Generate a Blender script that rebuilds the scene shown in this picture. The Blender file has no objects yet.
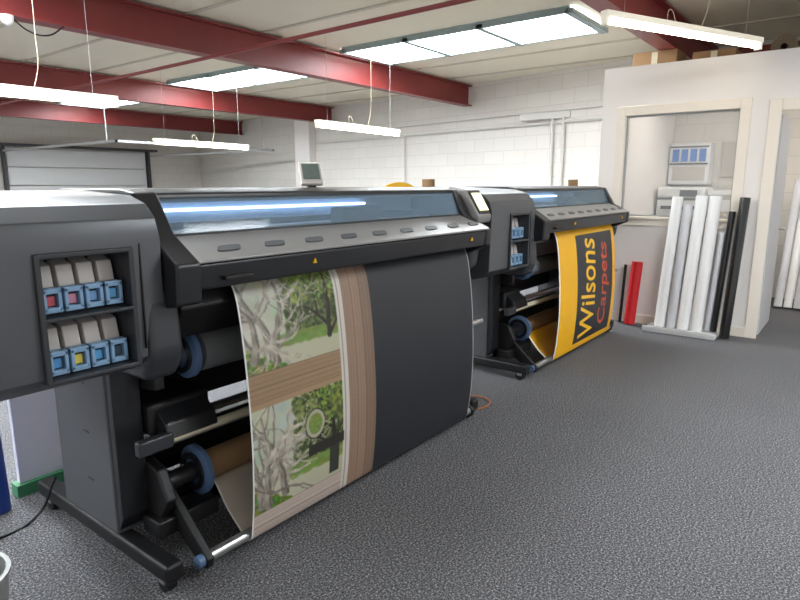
import bpy, bmesh, math, random
import numpy as np
from mathutils import Vector, Matrix
random.seed(4); rng=np.random.RandomState(7)
S=bpy.context.scene
S.view_settings.view_transform='Standard'
COL=S.collection
# ---------------------------------------------------------------- materials
def s2l(c):
    return tuple(((v/255)/12.92 if v/255<=0.04045 else (((v/255)+0.055)/1.055)**2.4) for v in c)
MATS={}
def mat(name,rgb,rough=0.5,metal=0.0,emit=0.0,noise=0.0,nscale=20.0,bump=0.0,alpha=1.0,trans=0.0,coat=0.0,ecol=None):
    if name in MATS: return MATS[name]
    m=bpy.data.materials.new(name); m.use_nodes=True
    nt=m.node_tree; b=nt.nodes['Principled BSDF']
    c=s2l(rgb)+(1,)
    b.inputs['Base Color'].default_value=c
    b.inputs['Roughness'].default_value=rough
    b.inputs['Metallic'].default_value=metal
    b.inputs['Alpha'].default_value=alpha
    b.inputs['Transmission Weight'].default_value=trans
    b.inputs['Coat Weight'].default_value=coat
    if emit>0:
        b.inputs['Emission Color'].default_value=(s2l(ecol)+(1,)) if ecol else c
        b.inputs['Emission Strength'].default_value=emit
    tc=nt.nodes.new('ShaderNodeTexCoord')
    n=nt.nodes.new('ShaderNodeTexNoise'); n.inputs['Scale'].default_value=nscale; n.inputs['Detail'].default_value=4
    nt.links.new(tc.outputs['Object'],n.inputs['Vector'])
    if noise>0:
        mx=nt.nodes.new('ShaderNodeMix'); mx.data_type='RGBA'
        lo=tuple(max(0,v*(1-noise)) for v in c[:3])+(1,); hi=tuple(min(1,v*(1+noise)) for v in c[:3])+(1,)
        mx.inputs[6].default_value=lo; mx.inputs[7].default_value=hi
        nt.links.new(n.outputs['Fac'],mx.inputs[0]); nt.links.new(mx.outputs[2],b.inputs['Base Color'])
    if bump>0:
        bp=nt.nodes.new('ShaderNodeBump'); bp.inputs['Strength'].default_value=bump; bp.inputs['Distance'].default_value=0.01
        nt.links.new(n.outputs['Fac'],bp.inputs['Height']); nt.links.new(bp.outputs['Normal'],b.inputs['Normal'])
    MATS[name]=m; return m
def carpet():
    m=bpy.data.materials.new('carpet'); m.use_nodes=True; nt=m.node_tree; b=nt.nodes['Principled BSDF']
    b.inputs['Roughness'].default_value=0.95; b.inputs['Specular IOR Level'].default_value=0.15
    tc=nt.nodes.new('ShaderNodeTexCoord')
    n=nt.nodes.new('ShaderNodeTexNoise'); n.inputs['Scale'].default_value=115; n.inputs['Detail'].default_value=5; n.inputs['Roughness'].default_value=0.85
    nt.links.new(tc.outputs['Object'],n.inputs['Vector'])
    r=nt.nodes.new('ShaderNodeValToRGB'); e=r.color_ramp
    e.elements[0].position=0.39; e.elements[0].color=s2l((42,43,46))+(1,)
    e.elements[1].position=0.66; e.elements[1].color=s2l((194,193,192))+(1,)
    k=e.elements.new(0.52); k.color=s2l((94,94,98))+(1,)
    nt.links.new(n.outputs['Fac'],r.inputs['Fac'])
    n2=nt.nodes.new('ShaderNodeTexNoise'); n2.inputs['Scale'].default_value=1.3; n2.inputs['Detail'].default_value=2
    nt.links.new(tc.outputs['Object'],n2.inputs['Vector'])
    mr=nt.nodes.new('ShaderNodeMapRange'); mr.inputs['To Min'].default_value=0.88; mr.inputs['To Max'].default_value=1.1
    nt.links.new(n2.outputs['Fac'],mr.inputs['Value'])
    mx=nt.nodes.new('ShaderNodeMix'); mx.data_type='RGBA'; mx.blend_type='MULTIPLY'; mx.inputs[0].default_value=1
    nt.links.new(r.outputs['Color'],mx.inputs[6]); nt.links.new(mr.outputs['Result'],mx.inputs[7])
    nt.links.new(mx.outputs[2],b.inputs['Base Color'])
    bp=nt.nodes.new('ShaderNodeBump'); bp.inputs['Strength'].default_value=0.3; bp.inputs['Distance'].default_value=0.004
    nt.links.new(n.outputs['Fac'],bp.inputs['Height']); nt.links.new(bp.outputs['Normal'],b.inputs['Normal'])
    return m
def blockwall():
    m=bpy.data.materials.new('painted_block'); m.use_nodes=True; nt=m.node_tree; b=nt.nodes['Principled BSDF']
    b.inputs['Roughness'].default_value=0.8
    tc=nt.nodes.new('ShaderNodeTexCoord'); sp=nt.nodes.new('ShaderNodeSeparateXYZ'); cb=nt.nodes.new('ShaderNodeCombineXYZ')
    nt.links.new(tc.outputs['Object'],sp.inputs[0]); nt.links.new(sp.outputs['X'],cb.inputs['X']); nt.links.new(sp.outputs['Z'],cb.inputs['Y'])
    br=nt.nodes.new('ShaderNodeTexBrick'); br.inputs['Scale'].default_value=1; br.inputs['Brick Width'].default_value=0.45; br.inputs['Row Height'].default_value=0.225
    br.inputs['Mortar Size'].default_value=0.006; br.inputs['Mortar Smooth'].default_value=0.3
    br.inputs['Color1'].default_value=s2l((224,220,213))+(1,); br.inputs['Color2'].default_value=s2l((220,216,209))+(1,); br.inputs['Mortar'].default_value=s2l((206,202,195))+(1,)
    nt.links.new(cb.outputs[0],br.inputs['Vector']); nt.links.new(br.outputs['Color'],b.inputs['Base Color'])
    bp=nt.nodes.new('ShaderNodeBump'); bp.inputs['Strength'].default_value=0.2; bp.inputs['Distance'].default_value=0.01; bp.invert=True
    nt.links.new(br.outputs['Fac'],bp.inputs['Height']); nt.links.new(bp.outputs['Normal'],b.inputs['Normal'])
    return m
def colattr(name,rough):
    m=bpy.data.materials.new(name); m.use_nodes=True; nt=m.node_tree; b=nt.nodes['Principled BSDF']
    a=nt.nodes.new('ShaderNodeVertexColor'); a.layer_name='Col'
    nt.links.new(a.outputs['Color'],b.inputs['Base Color']); b.inputs['Roughness'].default_value=rough
    return m
M_char=mat('charcoal_plastic',(50,52,56),0.40,noise=0.08,nscale=60,bump=0.03)
M_dark=mat('dark_plastic',(28,29,32),0.36,noise=0.08,nscale=50)
M_black=mat('black_plastic',(15,15,17),0.5,noise=0.1)
M_grey=mat('pod_grey',(88,90,93),0.34,0.3,noise=0.06,nscale=8)
M_leg=mat('leg_grey',(74,76,79),0.5,noise=0.05)
M_shelf=mat('silver_shelf',(138,136,134),0.38,0.35,noise=0.04)
M_silver=mat('aluminium',(190,190,190),0.3,0.85,noise=0.03)
M_blue=mat('blue_hub',(82,108,142),0.45,noise=0.05)
M_lblue=mat('light_blue_latch',(130,166,198),0.4,noise=0.04)
M_cream=mat('cream_roller',(206,198,172),0.5,noise=0.03)
M_white=mat('white_plastic',(228,229,230),0.5,noise=0.02)
M_lightg=mat('light_grey_paint',(170,172,172),0.5,noise=0.04)
M_cart=mat('cartridge_grey',(190,184,178),0.5,noise=0.03)
M_card=mat('cardboard',(150,118,84),0.85,noise=0.12,nscale=15)
M_red=mat('red_oxide_paint',(124,46,45),0.45,noise=0.12,nscale=6,bump=0.05)
M_wall=mat('white_paint',(238,233,229),0.7,noise=0.02,nscale=3,bump=0.03)
M_trim=mat('trim_white',(240,231,218),0.5,noise=0.02)
M_ceil=mat('roof_lining',(230,222,202),0.8,noise=0.05,nscale=2)
M_seam=mat('roof_seam',(200,192,174),0.7,noise=0.05)
M_sky=mat('translucent_rooflight',(236,241,245),0.5,emit=29.0,noise=0.02)
M_frame=mat('rooflight_bar',(150,166,166),0.6,noise=0.03)
M_tube=mat('fluorescent_tube',(255,244,220),0.4,emit=18.0,noise=0.01)
M_batten=mat('batten_white',(238,230,212),0.4,emit=0.3,noise=0.02)
M_red2=mat('red_film',(206,28,34),0.35,noise=0.05)
M_yel=mat('yellow_vinyl',(238,182,20),0.4,noise=0.03)
M_glass=mat('tinted_cover',(150,175,195),0.06,alpha=0.3,noise=0.02)
M_pane=mat('window_glass',(225,232,235),0.03,alpha=0.12)
M_led=mat('led_strip',(190,222,255),0.4,emit=8.0,noise=0.01)
M_int=mat('printer_interior',(140,162,188),0.4,0.3,noise=0.05)
M_scr=mat('lit_screen',(235,232,190),0.3,emit=0.9,noise=0.02)
# ---------------------------------------------------------------- helpers
def empty(name,loc=(0,0,0)):
    o=bpy.data.objects.new(name,None); o.location=loc; COL.objects.link(o); return o
def finish(o,m,parent,bevel=0,segs=3,smooth=False):
    if m: o.data.materials.append(m)
    COL.objects.link(o)
    if parent: o.parent=parent
    if bevel>0:
        b=o.modifiers.new('bev','BEVEL'); b.width=bevel; b.segments=segs; b.limit_method='ANGLE'; b.angle_limit=math.radians(25)
        b.harden_normals=False
        smooth=True
    if smooth:
        for p in o.data.polygons: p.use_smooth=True
        w=o.modifiers.new('wn','WEIGHTED_NORMAL'); w.keep_sharp=True
    return o
def meshobj(name,verts,faces,m,parent=None,bevel=0,segs=3,smooth=False):
    me=bpy.data.meshes.new(name); me.from_pydata([tuple(v) for v in verts],[],faces)
    bm=bmesh.new(); bm.from_mesh(me); bmesh.ops.recalc_face_normals(bm,faces=bm.faces); bm.to_mesh(me); bm.free()
    o=bpy.data.objects.new(name,me); return finish(o,m,parent,bevel,segs,smooth)
def box(name,x,y,z,m,parent=None,bevel=0,segs=3):
    v=[(a,b,c) for a in x for b in y for c in z]
    f=[(0,1,3,2),(4,6,7,5),(0,4,5,1),(2,3,7,6),(0,2,6,4),(1,5,7,3)]
    return meshobj(name,v,f,m,parent,bevel,segs)
def prism(name,prof,x0,x1,m,parent=None,bevel=0,segs=3):
    n=len(prof); v=[(x0,a,b) for a,b in prof]+[(x1,a,b) for a,b in prof]
    f=[tuple(range(n)),tuple(range(2*n-1,n-1,-1))]+[(i,(i+1)%n,n+(i+1)%n,n+i) for i in range(n)]
    return meshobj(name,v,f,m,parent,bevel,segs)
def lathe(name,prof,p0,p1,m,parent=None,n=28,closed=False):
    p0=Vector(p0);p1=Vector(p1); ax=(p1-p0).normalized()
    up=Vector((0,0,1)) if abs(ax.z)<0.9 else Vector((1,0,0))
    a=ax.cross(up).normalized(); b=ax.cross(a)
    v=[];f=[]
    for r,t in prof:
        for i in range(n):
            th=2*math.pi*i/n; v.append(p0+ax*t+a*(r*math.cos(th))+b*(r*math.sin(th)))
    k=len(prof); rg=range(k) if closed else range(k-1)
    for j in rg:
        j2=(j+1)%k
        for i in range(n): f.append((j*n+i,j*n+(i+1)%n,j2*n+(i+1)%n,j2*n+i))
    if not closed:
        f.append(tuple(range(n))); f.append(tuple(range((k-1)*n,k*n)))
    o=meshobj(name,v,f,m,parent)
    for p in o.data.polygons: p.use_smooth=len(p.vertices)==4
    es=o.modifiers.new('es','EDGE_SPLIT'); es.split_angle=math.radians(40)
    return o
def cyl(name,p0,p1,r,m,parent=None,n=24):
    L=(Vector(p1)-Vector(p0)).length
    return lathe(name,[(r,0),(r,L)],p0,p1,m,parent,n)
def tube(name,p0,p1,R,rc,m,parent=None):
    L=(Vector(p1)-Vector(p0)).length
    return lathe(name,[(rc,0),(R,0),(R,L),(rc,L)],p0,p1,m,parent,closed=True)
def wire(name,pts,r,m,parent=None):
    cu=bpy.data.curves.new(name,'CURVE'); cu.dimensions='3D'; cu.bevel_depth=r; cu.bevel_resolution=2
    sp=cu.splines.new('BEZIER'); sp.bezier_points.add(len(pts)-1)
    for b,p in zip(sp.bezier_points,pts):
        b.co=p; b.handle_left_type='AUTO'; b.handle_right_type='AUTO'
    cu.materials.append(m); o=bpy.data.objects.new(name,cu); COL.objects.link(o)
    if parent:o.parent=parent
    return o
def boolcut(o,x,y,z):
    c=box('cut',x,y,z,None)
    md=o.modifiers.new('b','BOOLEAN'); md.operation='DIFFERENCE'; md.object=c; md.solver='EXACT'
    o.modifiers.move(len(o.modifiers)-1,0)
    others=[mm for mm in o.modifiers if mm!=md]
    st=[mm.show_viewport for mm in others]
    for mm in others: mm.show_viewport=False
    bpy.context.view_layer.update()
    dg=bpy.context.evaluated_depsgraph_get()
    me=bpy.data.meshes.new_from_object(o.evaluated_get(dg),preserve_all_data_layers=True,depsgraph=dg)
    o.modifiers.remove(md); o.data=me
    for mm,s in zip(others,st): mm.show_viewport=s
    bpy.data.objects.remove(c,do_unlink=True)
# ---------------------------------------------------------------- room shell
box('floor',(-4,13.5),(-4,18),(-0.1,0),carpet())
box('ceiling',(-4,13.5),(-4,18),(3.22,3.32),M_ceil)
BW=blockwall()
def wallobj(name,a,b,h,t,m,z0=0):
    a=Vector((a[0],a[1],0)); b=Vector((b[0],b[1],0)); L=(b-a).length; ang=math.atan2(b.y-a.y,b.x-a.x)
    o=box(name,(0,L),(0,t),(z0,h),m); o.location=a; o.rotation_euler[2]=ang; return o
def wx(y): return 9.1+(max(y,2.3)-2.3)*(2.75/15.0)
wallobj('wall_back',(wx(17.3),17.3),(9.1,2.3),3.22,0.2,BW)
wallobj('wall_office_back',(9.1,2.3),(9.1,-3),3.22,0.2,BW)
wallobj('wall_left',(4.0,17.3),(12.1,17.3),3.22,0.2,BW)
cy=wx(11.0)
box('wall_pier',(cy-0.25,cy+0.3),(10.8,11.3),(0,3.2),M_wall)
for i in range(16):
    x=-3+i*1.0
    if 5.6<x<7.4: continue
    box('trim_roof_seam' if i==0 else 'trim_roof_seam.%03d'%i,(x-0.025,x+0.025),(-4,17.2),(3.205,3.22),M_seam)
def ibeam(name,y,x0,x1,z0,z1,w=0.17):
    h=0.018; t=0.012
    p=[(y-w/2,z0),(y+w/2,z0),(y+w/2,z0+h),(y+t/2,z0+h),(y+t/2,z1-h),(y+w/2,z1-h),(y+w/2,z1),(y-w/2,z1),(y-w/2,z1-h),(y-t/2,z1-h),(y-t/2,z0+h),(y-w/2,z0+h)]
    return prism(name,p,x0,x1,M_red)
for i,y in enumerate([1.85,5.95,10.1,14.4]):
    ibeam('steel_beam' if i==0 else 'steel_beam.%03d'%i,y,-4,wx(y)-0.02,2.84,3.19)
def rooflight(idx,x0,x1,y0,y1):
    e=empty('skylight' if idx==0 else 'skylight.%03d'%idx)
    box('sheet',(x0,x1),(y0,y1),(3.195,3.215),M_sky,e)
    box('bar_edge_a',(x0-0.05,x0),(y0,y1),(3.15,3.215),M_frame,e); box('bar_edge_b',(x1,x1+0.05),(y0,y1),(3.15,3.215),M_frame,e)
    n=3
    for k in range(n+1):
        yy=y0+(y1-y0)*k/n; box('bar_%d'%k,(x0-0.05,x1+0.05),(yy-0.04,yy+0.04),(3.14,3.19),M_frame,e)
k=0
for xr in ((6.2,7.15),(1.0,2.0),(-3.2,-2.2)):  # second and third rows are out of view, added to light from above
    for ya,yb in ((2.6,5.7),(6.3,9.8),(10.5,14.0)):
        rooflight(k,xr[0],xr[1],ya,yb); k+=1
rooflight(k,3.1,4.1,-2.6,-0.2); k+=1  # extra unseen panel, added to brighten the open floor and partition
cyl('red_conduit_pipe',(4.0,-3,2.805),(4.45,17.0,2.805),0.02,M_red,n=12)
cyl('red_conduit_pipe.001',(8.3,-1.0,2.98),(8.3,1.6,2.98),0.035,M_red,n=12)
cp=empty('wall_conduit')
def wp(y,z,off=0.05): return (wx(y)-off,y,z)
M_pipe=mat('conduit_grey_white',(206,204,198),0.5,noise=0.03)
cyl('run',wp(10.7,2.42),wp(2.4,2.42),0.022,M_pipe,cp,12)
cyl('run_high',wp(9.5,2.60),wp(2.4,2.60),0.012,M_pipe,cp,12)
cyl('drop_a',wp(4.15,0.02),wp(4.15,2.5),0.03,M_pipe,cp,12)
cyl('drop_b',wp(3.95,0.02),wp(3.95,2.5),0.03,M_pipe,cp,12)
cyl('drop_c',wp(7.6,1.0),wp(7.6,2.42),0.015,M_pipe,cp,12)
box('junction',(wx(4.3)-0.12,wx(4.3)-0.02),(3.85,4.7),(2.48,2.58),M_pipe,cp)
gd=empty('door_garage')
for j in range(5):
    box('panel_%d'%j,(6.2,9.9),(17.2,17.27),(0.02+j*0.47,0.47+j*0.47),M_white,gd,0.01,2)
box('header',(6.0,10.2),(17.0,17.28),(2.4,2.46),M_leg,gd)
box('post_l',(6.1,6.15),(17.1,17.28),(0,2.4),M_leg,gd); box('post_r',(9.95,10.0),(17.1,17.28),(0,2.4),M_leg,gd)
box('track_r',(10.0,10.04),(11.6,17.1),(2.25,2.30),M_lightg,gd); box('track_l',(6.1,6.14),(11.6,17.1),(2.25,2.30),M_lightg,gd)
box('track_end',(6.1,10.04),(11.6,11.64),(2.25,2.30),M_lightg,gd)
cyl('hanger_r',(10.03,12,2.3),(10.03,12,3.13),0.012,M_lightg,gd,8); cyl('hanger_l',(6.13,12,2.3),(6.13,12,3.13),0.012,M_lightg,gd,8)
e=empty('ceiling_siren'); lathe('dome',[(0.05,0),(0.05,0.03),(0.04,0.06),(0.015,0.08)],(2.25,5.88,2.838),(2.25,5.88,2.7),M_white,e)
wire('siren_cable',[(2.28,5.86,2.82),(2.4,5.86,2.74),(2.55,5.86,2.73),(2.7,5.86,2.83)],0.007,M_black,e)
# ---------------------------------------------------------------- partition (office)
PX=6.5
w=empty('wall_partition')
def pw(n,y,z): box(n,(PX,PX+0.1),y,z,M_wall,w)
pw('seg_end',(2.07,2.32),(0,2.62)); pw('seg_below',(1.03,2.07),(0,1.12)); pw('seg_above',(1.03,2.07),(2.14,2.62))
pw('seg_mid',(0.74,1.03),(0,2.62)); pw('seg_lintel',(-0.16,0.74),(2.12,2.62)); pw('seg_right',(-3,-0.16),(0,2.62))
box('wall_office_side',(PX+0.1,9.08),(2.22,2.32),(0,2.62),M_wall)
box('office_roof',(PX+0.1,9.08),(-3,2.22),(2.56,2.62),M_wall)
wt=empty('window_1')
for n,y,z in (('trim_l',(2.07,2.16),(1.03,2.23)),('trim_r',(0.94,1.03),(1.03,2.23)),('trim_t',(1.03,2.07),(2.14,2.23)),('trim_b',(1.03,2.07),(1.03,1.12))):
    box(n,(PX-0.02,PX),y,z,M_trim,wt,0.004,2)
box('sill',(PX-0.05,PX+0.1),(1.0,2.1),(1.1,1.125),M_trim,wt,0.004,2)
box('pane',(PX+0.045,PX+0.055),(1.03,2.07),(1.125,2.14),M_pane,wt)
for n,y,z in (('bead_l',(2.055,2.07),(1.125,2.14)),('bead_r',(1.03,1.045),(1.125,2.14)),('bead_t',(1.045,2.055),(2.125,2.14)),('bead_b',(1.045,2.055),(1.125,1.14))):
    box(n,(PX+0.03,PX+0.07),y,z,M_lightg,wt)
dt=empty('trim_1')
box('arch_l',(PX-0.02,PX),(0.70,0.80),(0,2.2),M_trim,dt,0.004,2); box('arch_t',(PX-0.02,PX),(-0.2,0.70),(2.1,2.2),M_trim,dt,0.004,2)
box('lining',(PX,PX+0.12),(0.715,0.74),(0,2.12),M_trim,dt)
dt=empty('door_1')
box('leaf',(PX+0.13,PX+0.93),(0.70,0.735),(0.01,2.08),mat('door_grey',(190,190,193),0.6,noise=0.03),dt,0.004,2)
cyl('handle',(PX+0.85,0.70,1.0),(PX+0.85,0.64,1.0),0.012,M_silver,dt,12)
cyl('handle_bar',(PX+0.87,0.645,1.0),(PX+0.75,0.645,1.0),0.011,M_silver,dt,12)
box('baseboard_partition',(PX-0.015,PX),(0.80,2.32),(0,0.09),M_trim)
e=empty('office_desk'); box('desk_top',(8.25,8.95),(0.9,2.18),(0.70,0.74),M_white,e)
for a in (8.3,8.88):
    for b in (0.95,2.08): box('leg',(a,a+0.04),(b,b+0.04),(0,0.70),M_leg,e)
e=empty('office_copier'); box('body',(8.3,8.85),(1.62,2.18),(0.745,1.26),M_white,e,0.02); box('lid',(8.28,8.85),(1.62,2.18),(1.28,1.42),M_white,e,0.03); box('slot',(8.28,8.3),(1.7,2.12),(0.95,1.0),M_dark,e); box('tray',(8.27,8.3),(1.66,2.12),(1.14,1.18),M_leg,e); box('panel',(8.26,8.28),(1.7,1.9),(1.3,1.38),M_leg,e)
e=empty('paper_box'); box('body',(8.4,8.8),(1.16,1.58),(0.745,1.32),M_cart,e,0.01); box('lid',(8.38,8.82),(1.14,1.60),(1.32,1.38),M_white,e,0.01); box('label',(8.39,8.4),(1.25,1.45),(1.12,1.26),M_white,e)
e=empty('wall_fuse_cabinet'); box('body',(8.84,9.08),(1.70,2.20),(1.45,1.99),M_white,e,0.01)
for j in range(4): box('label_%d'%j,(8.83,8.84),(1.75+j*0.11,1.83+j*0.11),(1.75,1.91),mat('blue_label',(70,120,200),0.5,noise=0.02),e)
box('slot',(8.83,8.84),(1.75,2.15),(1.5,1.68),M_cart,e)
box('frame_t',(8.82,8.835),(1.72,2.19),(1.93,1.95),M_leg,e); box('frame_b',(8.82,8.835),(1.72,2.19),(1.71,1.73),M_leg,e)
e=empty('office_noticeboard'); box('board',(9.06,9.085),(1.15,1.6),(1.55,2.0),M_cart,e,0.004,2); box('paper',(9.05,9.06),(1.2,1.4),(1.6,1.9),M_white,e)
M_op=mat('office_panel',(255,250,240),0.5,emit=18,noise=0.01)
e=empty('office_ceiling_light'); box('panel',(7.5,7.7),(0.2,1.8),(2.53,2.56),M_op,e); box('frame',(7.46,7.74),(0.16,0.2),(2.52,2.56),M_batten,e)
e=empty('office_ceiling_light.001'); box('panel',(7.5,7.7),(-1.4,-0.2),(2.53,2.56),M_op,e); box('frame',(7.46,7.74),(-0.2,-0.16),(2.52,2.56),M_batten,e)  # unseen second panel, added to brighten the room behind the doorway
for j,(x,y,sx,sy,h,mm) in enumerate([(7.0,1.75,0.4,0.45,0.22,M_card),(7.0,1.2,0.4,0.4,0.16,M_card),(7.05,0.0,0.4,0.3,0.2,M_card)]):
    e=empty('storage_box' if j==0 else 'storage_box.%03d'%j)
    box('body',(x,x+sx),(y,y+sy),(2.622,2.62+h),mm,e,0.006,2); box('tape',(x-0.003,x),(y+sy/2-0.03,y+sy/2+0.03),(2.64,2.61+h),M_cream,e)
Mins=mat('insulation',(120,108,90),0.95,noise=0.7,nscale=60,bump=0.6)
for j,y in enumerate((0.50,0.80)):
    tube('insulation_roll' if j==0 else 'insulation_roll.%03d'%j,(7.0,y,2.735),(7.5,y,2.735),0.11,0.03,Mins)
# ---------------------------------------------------------------- fluorescent lights
def fluoro(idx,a,b,cable=False):
    e=empty('fluorescent_light' if idx==0 else 'fluorescent_light.%03d'%idx)
    a=Vector(a);b=Vector(b);d=(b-a).normalized(); L=(b-a).length
    ang=math.atan2(d.y,d.x)
    def ob(o):
        o.location=a; o.rotation_euler[2]=ang
    ob(box('batten',(0,L),(-0.035,0.035),(0.02,0.065),M_batten,e,0.006,2))
    ob(cyl('lamp_tube',(0.03,0,-0.005),(L-0.03,0,-0.005),0.019,M_tube,e,16))
    ob(box('cap_a',(0,0.03),(-0.025,0.025),(-0.03,0.02),M_batten,e)); ob(box('cap_b',(L-0.03,L),(-0.025,0.025),(-0.03,0.02),M_batten,e))
    top=3.19-a.z
    for t in (0.2,L-0.2): ob(cyl('chain_%d'%int(t*10),(t,0,0.065),(t,0,top),0.0016,M_lightg,e,6))
    if cable:
        m=L*0.5
        ob(wire('cable',[(m-0.25,0,0.06),(m-0.2,0.02,0.16),(m-0.05,0.04,0.02),(m+0.12,0.04,0.0),(m+0.2,0.02,0.14),(m+0.22,0,0.5),(m+0.22,0,top)],0.003,M_cream,e))
fluoro(0,(5.3,5.35,2.15),(7.0,5.42,2.15),True)
fluoro(1,(1.2,5.42,2.14),(2.83,5.30,2.15),True)
fluoro(2,(5.2,8.75,2.08),(7.1,8.9,2.08),True)
fluoro(3,(4.5,1.64,2.60),(6.13,0.88,2.60),True)
# ---------------------------------------------------------------- printed sheets
def catmull(P,n):
    P=[P[0]]+list(P)+[P[-1]]; out=[]
    for i in range(1,len(P)-2):
        for t in np.linspace(0,1,n,endpoint=False):
            a,b,c,d=[np.array(q) for q in P[i-1:i+3]]
            out.append(0.5*((2*b)+(c-a)*t+(2*a-5*b+4*c-d)*t*t+(3*b-a-3*c+d)*t**3))
    out.append(np.array(P[-2])); return np.array(out)
def sheet(name,x0,x1,path,canvas,parent,matl):
    C=catmull(path,24); d=np.r_[0,np.cumsum(np.hypot(*np.diff(C,axis=0).T))]
    nr,ncn=canvas.shape[:2]; L=d[-1]
    tt=np.linspace(0,L,nr); Y=np.interp(tt,d,C[:,0]); Z=np.interp(tt,d,C[:,1]); X=np.linspace(x0,x1,ncn)
    V=np.zeros((nr,ncn,3)); V[:,:,0]=X[None,:]; V[:,:,1]=Y[:,None]; V[:,:,2]=Z[:,None]
    F=[(r*ncn+c,r*ncn+c+1,(r+1)*ncn+c+1,(r+1)*ncn+c) for r in range(nr-1) for c in range(ncn-1)]
    me=bpy.data.meshes.new(name); me.from_pydata(V.reshape(-1,3).tolist(),[],F)
    ca=me.color_attributes.new('Col','FLOAT_COLOR','POINT')
    a=np.clip(canvas,0,255).reshape(-1,3)/255.0; lin=np.where(a<=0.04045,a/12.92,((a+0.055)/1.055)**2.4)
    ca.data.foreach_set('color',np.c_[lin,np.ones(len(lin))].astype(np.float32).ravel())
    me.polygons.foreach_set('use_smooth',[True]*len(me.polygons))
    o=bpy.data.objects.new(name,me); me.materials.append(matl); COL.objects.link(o); o.parent=parent
def pathlen(P):
    C=catmull(P,24); return float(np.sum(np.hypot(*np.diff(C,axis=0).T)))
def disc(A,cx,cy,r,col,al=1.0,ry=None):
    ry=ry or r
    h,wd=A.shape[:2]; y0,y1=max(0,int(cy-ry)),min(h,int(cy+ry)+2); x0,x1=max(0,int(cx-r)),min(wd,int(cx+r)+2)
    if y0>=y1 or x0>=x1: return
    yy,xx=np.mgrid[y0:y1,x0:x1]; m=((xx-cx)/r)**2+((yy-cy)/ry)**2<=1
    A[y0:y1,x0:x1][m]=A[y0:y1,x0:x1][m]*(1-al)+np.array(col)*al
def blur(A,n=1):
    for _ in range(n):
        P=np.pad(A,((1,1),(1,1),(0,0)),mode='edge')
        A=(P[:-2,1:-1]+P[2:,1:-1]+P[1:-1,:-2]+P[1:-1,2:]+2*P[1:-1,1:-1])/6
    return A
K=5/3.0   # artwork pixels are 3 mm; brush sizes below are in 5 mm units
def garden(h,w,seed,low=False):
    r=np.random.RandomState(seed)
    xx=np.linspace(0,1,w)[None,:,None]; yy=np.linspace(0,1,h)[:,None,None]; A=np.zeros((h,w,3))
    A[:]=np.array((200,198,188))*(1-xx)+np.array((152,158,126))*xx
    for i in range(240):
        disc(A,w*r.uniform(0.0,1),h*r.uniform(0.0,0.5),K*r.uniform(3,8),np.array((176,180,158))+r.normal(0,12,3),0.35)
    for i in range(1300):
        x=w*(0.42+0.58*r.rand()**0.75); y=h*r.uniform(0,0.72); g=r.rand()**1.6*(0.4+0.6*(1-y/h))
        disc(A,x,y,K*r.uniform(0.6,2.6),(38+120*g,50+120*g,24+66*g),0.7)
    ly=int(h*.68); A[ly:,:]=A[ly:,:]*0.25+np.array((182,178,152))*0.75
    for i in range(260): disc(A,w*r.uniform(0.35,1),h*r.uniform(0.68,0.80),K*r.uniform(2,6),np.array((112,136,62))+r.normal(0,12,3),0.5,K*1.2)
    for i in range(260):
        t=r.uniform(0,1); disc(A,w*(0.02+0.36*t),h*(1.0-0.26*r.rand()*(1-t)),K*r.uniform(0.8,2.6),np.array((94,118,48))+r.normal(0,26,3),0.7)
    A=blur(A,1)
    def walk(x,y,a,rad,col,n,wig,shrink,depth=0):
        for s in range(n):
            disc(A,x,y,max(0.8,rad),np.array(col)*(1.0-0.10*math.sin(s*0.25))); disc(A,x+rad*0.45,y+rad*.35,max(0.6,rad*0.5),np.array(col)*0.62,0.6); disc(A,x-rad*0.4,y-rad*.4,max(0.5,rad*0.35),np.minimum(240,np.array(col)*1.16),0.6)
            x+=math.cos(a); y+=math.sin(a); a+=r.normal(0,wig); rad*=shrink
            if depth<2 and r.rand()<0.024: walk(x,y,a+r.choice([-0.8,0.8]),rad*0.7,col,int(n*0.55),wig*1.1,0.988,depth+1)
    trunk=(168,160,146)
    for b in range(4):
        walk(w*r.uniform(0.08,0.35),h*r.uniform(0.85,0.98),r.uniform(-2.0,-1.0),K*r.uniform(3.5,5),np.array(trunk)*r.uniform(0.8,1.1),130,0.07,0.990)
    for b in range(3):
        walk(w*r.uniform(0.02,0.2),h*r.uniform(0.35,0.85),r.uniform(-0.5,0.3),K*r.uniform(1.5,3),np.array(trunk)*r.uniform(0.7,1.1),110,0.10,0.99)
    walk(w*.88,h*.8,-1.6,K*2.6,(48,43,36),int(h*.8),0.02,0.995)
    for i in range(160):
        disc(A,w*r.uniform(0.5,1),h*r.uniform(0,0.4),K*r.uniform(0.6,2),(104+54*r.rand(),130+54*r.rand(),58),0.6)
    return A
def wood(h,w,vert,base=(158,126,98)):
    A=np.zeros((h,w,3)); n=w if vert else h; v=np.zeros(n); pl=1
    for k in range(n):
        if k%19==0: pl=rng.uniform(0.9,1.08)
        v[k]=pl+0.03*math.sin(k*0.9)+rng.normal(0,0.02)-(0.25 if k%19==0 else 0)
    A[:]=(v[None,:,None] if vert else v[:,None,None])*np.array(base)
    A*=1+0.02*rng.randn(h,w,1); return A
P1=[(1.88,1.10),(1.84,1.08),(1.81,1.0),(1.785,.82),(1.77,.62),(1.765,.42),(1.775,.22),(1.79,.10),(1.80,.055),(1.828,.040),(1.86,.065),(1.95,.14),(2.03,.235),(2.09,.222)]
LP=pathlen(P1); R1=0.003; NC=int(1.65/R1); LR=int(LP/R1)
cv=np.zeros((LR,NC,3)); cv[:]=(38,40,44)
row=lambda m:int(m/R1)
cv[:, :row(.74)]=(184,176,164)
cv[0:row(.40),0:row(.52)]=garden(row(.40),row(.52),11)
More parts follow.
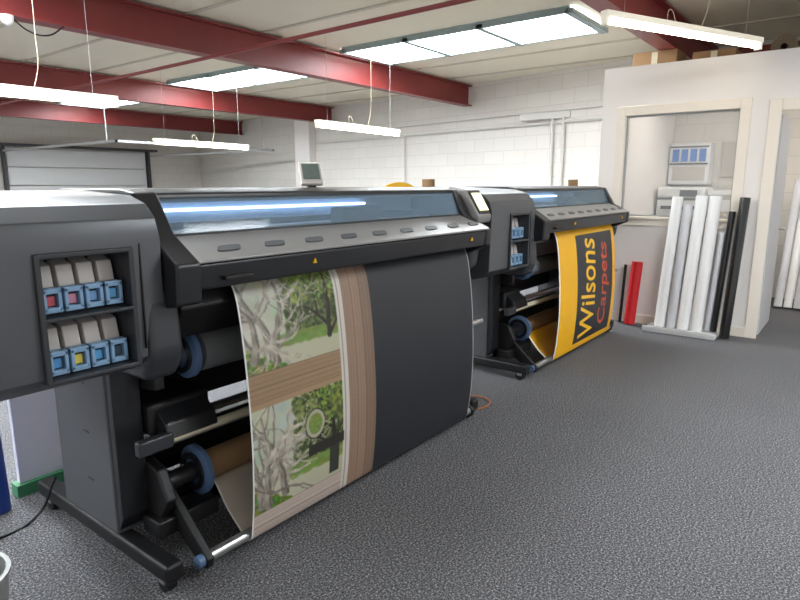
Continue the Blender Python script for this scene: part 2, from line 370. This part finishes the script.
cv[row(.40):row(.54),0:row(.54)]=wood(row(.54)-row(.40),row(.54),False,(160,132,102))
cv[row(.54):row(.98),0:row(.52)]=garden(row(.98)-row(.54),row(.52),23)
cv[row(.98):row(1.16),0:row(.54)]=wood(row(1.16)-row(.98),row(.54),False,(190,174,162))
cv[:,row(.56):row(.745)]=wood(LR,row(.745)-row(.56),True,(136,112,94))
cv[:,row(.515):row(.56)]=(200,194,184)
cv[:,row(.53):row(.535)]=(136,126,114)
cv[row(.78):row(.83),row(.30):row(.52)]=(46,44,40)
cv[row(.83):row(.96),row(.43):row(.49)]=(56,58,50)
for rr,cc in ((12,(44,40,34)),(11,(170,166,144)),(8,(112,134,74))): disc(cv,row(.34),row(.69),K*rr,cc,1.0,K*rr*1.15)
for i in range(60): disc(cv,row(.34)+rng.uniform(-10,10),row(.69)+rng.uniform(-11,11),rng.uniform(1,3),(90+60*rng.rand(),112+60*rng.rand(),60),0.6)
cv=blur(cv,1)
cv[row(1.12):,:row(.74)]=(186,176,162)
cv[:, :3]=(222,222,218); cv[:,-3:]=(160,160,160)
P2off=0.07
res=0.003; W2=5.76-4.44; N2c=int(W2/res); N2r=int(LP/res)
SS=2
big=np.zeros((N2r*SS,N2c*SS,3)); big[:]=(246,184,18)
def fill(wa,wb,xa,xb,c): big[int(wa/res*SS):int(wb/res*SS),int(xa/res*SS):int(xb/res*SS)]=c
fill(0,LP,0,0.025,(232,232,230))
def letters(s,c,xb,wb,length,height,grow=0.012):
    cu=bpy.data.curves.new(s,'FONT'); cu.body=s; cu.resolution_u=4; cu.shear=0.2; cu.offset=grow
    o=bpy.data.objects.new(s,cu); COL.objects.link(o); bpy.context.view_layer.update()
    me=bpy.data.meshes.new_from_object(o.evaluated_get(bpy.context.evaluated_depsgraph_get())); bpy.data.objects.remove(o,do_unlink=True)
    me.calc_loop_triangles(); V=np.array([v.co[:2] for v in me.vertices]); mn=V.min(0); mxx=V.max(0); V=(V-mn)/(mxx-mn)
    Pc=(xb-V[:,1]*height)/res*SS; Pr=(wb-V[:,0]*length)/res*SS
    for t in me.loop_triangles:
        a,b,d=t.vertices; X=Pc[[a,b,d]]; Y=Pr[[a,b,d]]
        x0,x1,y0,y1=int(X.min()),int(X.max())+2,int(Y.min()),int(Y.max())+2
        yy,xx=np.mgrid[y0:y1,x0:x1]
        den=(Y[1]-Y[2])*(X[0]-X[2])+(X[2]-X[1])*(Y[0]-Y[2])
        if abs(den)<1e-9: continue
        l1=((Y[1]-Y[2])*(xx-X[2])+(X[2]-X[1])*(yy-Y[2]))/den; l2=((Y[2]-Y[0])*(xx-X[2])+(X[0]-X[2])*(yy-Y[2]))/den
        m=(l1>=-1e-6)&(l2>=-1e-6)&(l1+l2<=1+1e-6)
        big[y0:y1,x0:x1][m]=c
fill(0.10,1.03,0.38,1.24,(40,40,46))
letters('Wilsons',(252,198,30),0.80,0.995,0.86,0.33,0.010)
letters('Carpets',(212,76,38),1.15,0.95,0.76,0.25,0.010)
cv2=big.reshape(N2r,SS,N2c,SS,3).mean((1,3))
M_s1=colattr('printed_vinyl',0.42); M_s2=colattr('printed_vinyl_matt',0.42)
# ---------------------------------------------------------------- printer
def printer(name,dy,px0,px1,cx0,cx1,sx0,sx1,lx,rx):
    E=empty(name)
    Y=lambda pr:[(a+dy,b) for a,b in pr]
    def B(n,x,y,z,m,bev=0.0): return box(n,x,(y[0]+dy,y[1]+dy),z,m,E,bev)
    def Cy(n,x0,x1,y,z,r,m): return cyl(n,(x0,y+dy,z),(x1,y+dy,z),r,m,E)
    bx0,bx1=px1-0.37,px1-0.11
    pod=prism('ink_pod',Y([(1.83,.875),(1.80,.90),(1.79,1.28),(1.81,1.345),(1.86,1.39),(1.95,1.415),(2.3,1.43),(2.52,1.41),(2.55,1.2),(2.5,.9),(2.3,.84),(1.9,.84)]),px0,px1,M_grey,E,0.022,4)
    boolcut(pod,(bx0,bx1),(1.7+dy,1.93+dy),(0.895,1.25))
    B('bay_back',(bx0,bx1),(1.925,1.94),(0.885,1.25),M_black)
    for n,x,z in (('rim_l',(bx0-0.012,bx0+0.004),(0.883,1.262)),('rim_r',(bx1-0.004,bx1+0.012),(0.883,1.262)),('rim_t',(bx0,bx1),(1.246,1.262)),('rim_b',(bx0,bx1),(0.883,0.897)),('rim_m',(bx0,bx1),(1.066,1.078))):
        B(n,x,(1.780,1.84),z,M_char,0.004)
    B('pod_seam',(px1-0.075,px1-0.071),(1.788,1.80),(0.93,1.27),M_black)
    inks=[[(186,80,92),(196,130,152),(110,156,200),(90,160,205)],[(80,146,196),(216,196,84),(80,156,204),(50,66,86)]]
    cw=(bx1-bx0-0.02)/4
    for r in range(2):
        z0=1.09 if r==0 else 0.905
        for c in range(4):
            a=bx0+0.01+c*cw
            prism('cartridge_%d%d'%(r,c),Y([(1.85,z0+0.06),(1.865,z0+0.128),(1.92,z0+0.145),(1.92,z0+0.0),(1.86,z0)]),a+0.004,a+cw-0.008,M_cart,E,0.004,2)
            fr=0.014
            for nn,x,z in (('a',(a+0.003,a+fr),(z0,z0+0.065)),('b',(a+cw-fr-0.001,a+cw-0.004),(z0,z0+0.065)),('c',(a+0.003,a+cw-0.004),(z0+0.052,z0+0.068)),('d',(a+0.003,a+cw-0.004),(z0-0.004,z0+0.012))):
                B('latch_%d%d%s'%(r,c,nn),x,(1.815,1.85),z,M_lblue,0.003)
            B('latch_core_%d%d'%(r,c),(a+0.01,a+cw-0.012),(1.838,1.85),(z0+0.008,z0+0.057),M_dark)
            kk=inks[r][c]; B('ink_tag_%d%d'%(r,c),(a+0.018,a+cw-0.02),(1.828,1.84),(z0+0.016,z0+0.044),mat('ink_%d_%d_%d'%kk,kk,0.5,noise=0.02))
    prism('pod_flank',Y([(1.83,.80),(1.78,.9),(1.80,1.12),(1.9,1.25),(2.4,1.25),(2.4,.80)]),px1-0.07,px1+0.06,M_char,E,0.03)
    prism('cheek_left',Y([(1.725,1.06),(1.715,1.195),(1.86,1.285),(1.955,1.425),(2.03,1.435),(2.5,1.435),(2.5,.95),(1.98,.95),(1.92,1.02)]),px1+0.004,cx0+0.03,M_dark,E,0.012)
    prism('cheek_right',Y([(1.735,1.10),(1.73,1.195),(1.88,1.265),(1.975,1.42),(2.5,1.435),(2.5,.95),(1.98,.95),(1.92,1.02)]),cx1-0.03,cx1+0.03,M_dark,E,0.012)
    prism('end_cover_right',Y([(1.88,.95),(1.86,1.1),(1.93,1.28),(2.05,1.40),(2.5,1.42),(2.52,.9),(2.0,.88)]),cx1+0.03,cx1+0.14,M_char,E,0.03)
    prism('canopy_lip',Y([(1.745,1.10),(1.735,1.185),(1.75,1.195),(1.92,1.25),(1.96,1.25),(1.96,1.09),(1.85,1.08)]),cx0+.03,cx1-.03,M_dark,E,0.008)
    prism('canopy_shelf',Y([(1.728,1.190),(1.728,1.200),(1.915,1.272),(1.925,1.262)]),cx0-0.02,cx1+0.0,M_shelf,E,0.003,2)
    prism('top_cap',Y([(1.975,1.395),(1.98,1.42),(2.05,1.435),(2.5,1.435),(2.5,1.39),(2.02,1.385)]),cx0+.03,cx1-.03,M_dark,E,0.008)
    prism('window_cover',Y([(1.918,1.268),(1.972,1.400),(1.978,1.398),(1.924,1.266)]),cx0+.03,cx1-.03,M_glass,E)
    prism('window_frame_bottom',Y([(1.908,1.266),(1.914,1.278),(1.93,1.278),(1.93,1.266)]),cx0+.03,cx1-.03,M_black,E)
    B('interior_back',(cx0+.03,cx1-.03),(2.28,2.32),(1.1,1.39),M_int)
    B('interior_floor',(cx0+.03,cx1-.03),(1.96,2.3),(1.14,1.16),M_char)
    B('carriage_rail',(cx0+.05,cx1-.05),(2.12,2.2),(1.21,1.27),M_silver,0.005)
    B('rail_dark',(cx0+.05,cx1-.05),(2.20,2.24),(1.27,1.30),M_dark,0.003)
    B('led_bar',(cx0+.10,cx1-.5),(2.25,2.275),(1.34,1.352),M_led)
    B('carriage',(cx0+1.05,cx0+1.33),(2.02,2.12),(1.17,1.34),M_black,0.01)
    n=9; W=cx1-cx0
    for i in range(n):
        cx=cx0+W*(0.10+0.86*i/(n-1))
        yc,zc=1.795+dy,1.2265
        hw,hd=0.05,0.020; th=math.atan2(0.072,0.187)
        pts=[]
        for q in range(20):
            a=2*math.pi*q/20; ux=hw*math.copysign(abs(math.cos(a))**0.5,math.cos(a)); uy=hd*math.copysign(abs(math.sin(a))**0.5,math.sin(a))
            pts.append((cx+ux+uy*0.6,yc+uy*math.cos(th),zc+uy*math.sin(th)))
        nv=Vector((0,-math.sin(th),math.cos(th)))*0.004
        v=[Vector(p)-nv for p in pts]+[Vector(p)+nv*0.9 for p in pts]
        meshobj('vent_slot_%d'%i,v,[tuple(range(20)),tuple(range(39,19,-1))]+[(j,(j+1)%20,20+(j+1)%20,20+j) for j in range(20)],M_leg,E)
    for i,fx in enumerate((0.28,0.9)):
        xx=cx0+W*fx
        meshobj('warning_%d'%i,[(xx,1.7335+dy,1.14),(xx+0.022,1.7335+dy,1.14),(xx+0.011,1.731+dy,1.16),(xx,1.74+dy,1.14),(xx+0.022,1.74+dy,1.14),(xx+0.011,1.738+dy,1.16)],[(0,1,2),(5,4,3),(0,3,4,1),(1,4,5,2),(2,5,3,0)],M_yel,E)
    B('lip_handle',(cx0+0.12,cx0+0.24),(1.715,1.745),(1.125,1.14),M_black,0.004)
    prism('chassis',Y([(1.9,1.09),(1.86,1.02),(1.93,.90),(2.1,.86),(2.5,.86),(2.5,1.4),(2.33,1.4),(2.33,1.12)]),cx0+.03,cx1-.03,M_black,E,0.01)
    for s,x in (('l',lx),('r',rx)):
        xa,xb=(x-0.03,x+0.09) if s=='l' else (x-0.09,x+0.03)
        B('leg_column_'+s,(xa,xb),(2.14,2.58),(0.12,0.95),M_leg,0.012)
        prism('leg_cover_'+s,Y([(2.135,.14),(2.10,.2),(2.10,.86),(2.135,.92)]),xa+0.005,xb-0.005,M_dark,E,0.004,2)
        B('foot_'+s,(x-0.035,x+0.035),(1.80,2.86),(0.055,0.125),M_black,0.015)
        for yy in (1.86,2.78):
            cyl('caster_%s%d'%(s,int(yy*10)),(x-0.02,yy+dy,0.033),(x+0.02,yy+dy,0.033),0.033,M_black,E,20)
            B('caster_fork_%s%d'%(s,int(yy*10)),(x-0.026,x+0.026),(yy-0.02,yy+0.02),(0.035,0.06),M_silver,0.003)
        for q in range(3): B('leg_slot_%s%d'%(s,q),(xa-0.002,xa+0.002),(2.30,2.34),(0.3+q*0.2,0.306+q*0.2),M_dark)
    B('cross_beam',(lx+.09,rx-.09),(2.38,2.50),(0.18,0.36),M_black,0.01)
    B('cross_beam_upper',(lx+.09,rx-.09),(2.4,2.5),(0.62,0.72),M_black,0.01)
    B('back_cover',(cx0+.03,cx1-.03),(2.46,2.5),(0.45,0.9),M_dark,0.005)
    sy,sz=2.06,0.80
    Cy('supply_spindle',lx+0.10,rx-0.02,sy,sz,0.018,M_silver)
    Cy('spindle_sleeve',lx+0.12,sx0-0.07,sy,sz,0.032,M_silver)
    lathe('supply_hub',[(0.04,0),(0.085,0.0),(0.10,0.01),(0.10,0.03),(0.05,0.04),(0.05,0.06)],(sx0-0.09,sy+dy,sz),(sx0,sy+dy,sz),M_blue,E)
    lathe('supply_hub_face',[(0.055,0),(0.075,0),(0.075,0.012),(0.055,0.012)],(sx0-0.10,sy+dy,sz),(sx0,sy+dy,sz),M_dark,E,closed=True)
    lathe('supply_hub_r',[(0.04,0),(0.10,0.0),(0.10,0.03),(0.05,0.04)],(sx1+0.05,sy+dy,sz),(sx1,sy+dy,sz),M_blue,E)
    Cy('supply_roll',sx0-0.03,sx1+0.01,sy,sz,0.085,mat('media_back',(112,114,116),0.6,noise=0.04))
    prism('spindle_bracket',Y([(2.0,.70),(2.0,.78),(2.12,.86),(2.3,.86),(2.3,.66)]),lx+0.09,lx+0.13,M_black,E,0.006,2)
    B('takeup_motor',(lx+.09,lx+.36),(2.06,2.36),(0.50,0.63),M_black,0.02)
    prism('motor_hood',Y([(1.98,.50),(2.0,.56),(2.08,.62),(2.1,.50)]),lx+.12,lx+.34,M_dark,E,0.008)
    prism('takeup_bracket',Y([(2.02,.18),(1.96,.27),(2.02,.38),(2.2,.42),(2.35,.40),(2.35,.16)]),lx+.08,lx+.125,M_black,E,0.01)
    B('wing',(lx-.0,lx+.14),(1.98,2.02),(0.47,0.53),M_char,0.01)
    Cy('idler_bar',lx+.14,rx-.05,2.0,0.50,0.018,M_cream)
    Cy('idler_rod',lx+.14,rx-.05,2.04,0.47,0.014,M_silver)
    Cy('rear_bar',lx+.1,rx-.1,2.25,0.46,0.02,M_silver)
    Cy('takeup_shaft',lx+.1,rx-.05,2.08,0.29,0.02,M_silver)
    Cy('takeup_sleeve',lx+.14,sx0-.03,2.08,0.29,0.04,M_dark)
    lathe('takeup_hub',[(0.035,0),(0.085,0.0),(0.105,0.01),(0.105,0.03),(0.05,0.04),(0.05,0.06)],(sx0-0.06,2.08+dy,.29),(sx0,2.08+dy,.29),M_blue,E)
    lathe('takeup_hub_face',[(0.055,0),(0.08,0),(0.08,0.012),(0.055,0.012)],(sx0-0.07,2.08+dy,.29),(sx0,2.08+dy,.29),M_dark,E,closed=True)
    lathe('takeup_hub_r',[(0.035,0),(0.10,0.0),(0.10,0.03),(0.05,0.04)],(sx1+0.06,2.08+dy,.29),(sx1,2.08+dy,.29),M_blue,E)
    Cy('takeup_roll',sx0-0.02,sx1+0.01,2.08,0.29,0.062,M_card)
    for s,x in (('l',lx+0.14),('r',rx-0.04)):
        prism('swing_arm_'+s,Y([(2.14,.26),(2.10,.20),(1.84,.03),(1.80,.035),(1.79,.075),(1.82,.10),(2.05,.30),(2.10,.31)]),x-0.015,x+0.015,M_black,E,0.005,2)
    Cy('tension_tube',lx+.13,rx-.03,1.825,0.065,0.022,M_silver)
    Cy('tension_cap',lx+.10,lx+.13,1.825,0.065,0.024,M_blue)
    Cy('side_knob',sx1+0.02,sx1+0.17,1.82,0.62,0.02,M_silver)
    B('side_knob_bracket',(sx1+0.03,sx1+0.06),(1.82,2.2),(0.60,0.66),M_black,0.004)
    Cy('lower_bar',lx+.1,rx-.06,2.22,0.15,0.03,M_black)
    B('lower_tray',(lx+.1,rx-.1),(2.1,2.36),(0.10,0.12),M_dark,0.005)
    B('front_tray',(lx+.05,sx0-0.01),(1.98,2.1),(0.12,0.19),M_black,0.01)
    return E
E1=printer('large_format_printer',0.0,0.50,1.06,1.13,3.10,1.36,3.01,1.03,3.12)
sheet('printed_mural_sheet',1.36,3.01,P1,cv,E1,M_s1)
E2=printer('large_format_printer.001',P2off,3.36,3.99,4.08,5.93,4.44,5.76,4.0,5.9)
sheet('printed_banner_sheet',4.44,5.76,[(a+P2off,b) for a,b in P1],cv2,E2,M_s2)
def tablet(parent,loc,rz,tilt,w,h,scr):
    e=bpy.data.objects.new('control_panel',None); COL.objects.link(e); e.parent=parent; e.location=loc; e.rotation_euler=(tilt,0,rz)
    box('housing',(-w/2,w/2),(-0.012,0.012),(0,h),M_cart,e,0.01); box('screen',(-w/2+.014,w/2-.014),(-0.015,-0.011),(0.03,h-.014),scr,e)
    box('stem',(-0.02,0.02),(0.0,0.03),(-0.03,0.02),M_dark,e)
tablet(E1,(2.24,2.3,1.445),-0.45,-0.45,0.12,0.13,mat('tablet_screen',(90,100,94),0.3,emit=0.1,noise=0.4,nscale=40))
e=empty('side_control_panel'); e.parent=E1
prism('housing',[(1.84,1.22),(1.83,1.26),(1.93,1.42),(2.05,1.44),(2.1,1.3),(2.0,1.2)],3.15,3.31,M_shelf,e,0.012)
prism('screen_bezel',[(1.838,1.275),(1.834,1.28),(1.918,1.415),(1.924,1.41)],3.165,3.295,M_dark,e,0.002,1)
prism('screen',[(1.843,1.295),(1.838,1.298),(1.902,1.40),(1.910,1.398)],3.18,3.28,M_scr,e)
# ---------------------------------------------------------------- rolls on the partition
Mr1=mat('clear_film_roll',(212,213,218),0.25,noise=0.05,nscale=12,coat=0.5)
Mr2=mat('white_vinyl_roll',(243,243,243),0.35,noise=0.02,coat=0.3)
Mr3=mat('black_vinyl_roll',(16,16,18),0.25,noise=0.1,coat=0.4)
def roll(i,b,t,R,m,nm='vinyl_roll'):
    tube(nm if i==0 else nm+'.%03d'%i,b,t,R,R*0.72,m)
e=empty('roll_rack'); box('base',(6.16,6.47),(1.0,1.66),(0.002,0.03),M_white,e,0.004,2); box('edge',(6.15,6.165),(1.0,1.66),(0.03,0.06),M_white,e)
roll(0,(6.28,1.53,.045),(6.43,1.49,1.33),.05,Mr2)
roll(1,(6.28,1.42,.045),(6.43,1.39,1.25),.045,Mr1)
roll(2,(6.27,1.31,.045),(6.42,1.27,1.34),.055,Mr2)
roll(3,(6.27,1.19,.045),(6.42,1.15,1.34),.055,Mr2)
roll(4,(6.38,1.11,.045),(6.44,1.07,1.0),.03,Mr1)
roll(5,(6.28,0.94,.018),(6.40,0.90,1.33),.045,Mr3)
roll(6,(6.36,1.05,.045),(6.44,1.0,1.2),.03,Mr3)
roll(7,(6.36,1.85,.01),(6.42,1.825,.66),.055,M_red2)
roll(8,(6.40,1.96,.004),(6.44,1.95,.62),.015,M_black)
for j in range(5): roll(9+j,(8.3,0.31+0.1*j,.02),(8.75,0.28+0.1*j,1.5),.045,Mr2 if j%2 else Mr1)
roll(0,(3.95,2.72,.003),(3.95,2.76,1.49),.05,M_card,'cardboard_tube'); roll(1,(6.2,2.45,.003),(6.2,2.48,1.5),.05,M_card,'cardboard_tube')
e=empty('round_yellow_sign'); cyl('disc',(4.15,3.2,1.22),(4.17,3.23,1.22),0.25,M_yel,e,40); cyl('pole',(4.18,3.25,0.02),(4.18,3.25,1.2),0.02,M_silver,e); cyl('base',(4.18,3.25,0.002),(4.18,3.25,0.03),0.18,M_dark,e,30)
e=empty('display_board'); box('panel',(0.98,1.6),(3.02,3.05),(0.06,1.0),mat('lavender_white',(225,225,238),0.6,noise=0.02),e,0.004,2); box('rail',(0.96,1.62),(3.0,3.07),(0.002,0.06),mat('green_rail',(60,130,90),0.5,noise=0.03),e)
roll(0,(0.86,2.95,.003),(0.86,3.0,1.0),.05,mat('blue_film',(30,62,140),0.4,noise=0.03),'blue_film_roll')
e=empty('waste_bin'); lathe('body',[(0.11,0),(0.135,0.3),(0.143,0.305),(0.143,0.315),(0.130,0.315),(0.105,0.01)],(0.445,1.99,.002),(0.445,1.99,.4),mat('bin_grey',(150,152,150),0.4,0.4,noise=0.05),e)
wire('power_cable',[(0.2,2.9,.01),(0.6,2.75,.008),(0.75,2.7,.008),(0.92,2.72,.02),(1.0,2.66,.2)],0.006,M_black)
wire('ethernet_cable',[(3.2,1.95,.008),(3.3,1.85,.008),(3.45,1.9,.008),(3.4,2.2,.008),(3.6,2.6,.008)],0.005,mat('orange_cable',(190,110,60),0.5,noise=0.03))
# ---------------------------------------------------------------- world and camera
W=bpy.data.worlds.new('World'); S.world=W; W.use_nodes=True
bg=W.node_tree.nodes['Background']; bg.inputs['Color'].default_value=(0.98,0.98,1.0,1); bg.inputs['Strength'].default_value=1.0
cam=bpy.data.cameras.new('camera'); cam.sensor_width=36; cam.lens=27; co=bpy.data.objects.new('camera',cam); COL.objects.link(co)
co.location=(0,0,1.45); co.rotation_euler=(math.radians(79.1),0,math.radians(-52.4)); cam.clip_start=0.02
S.camera=co
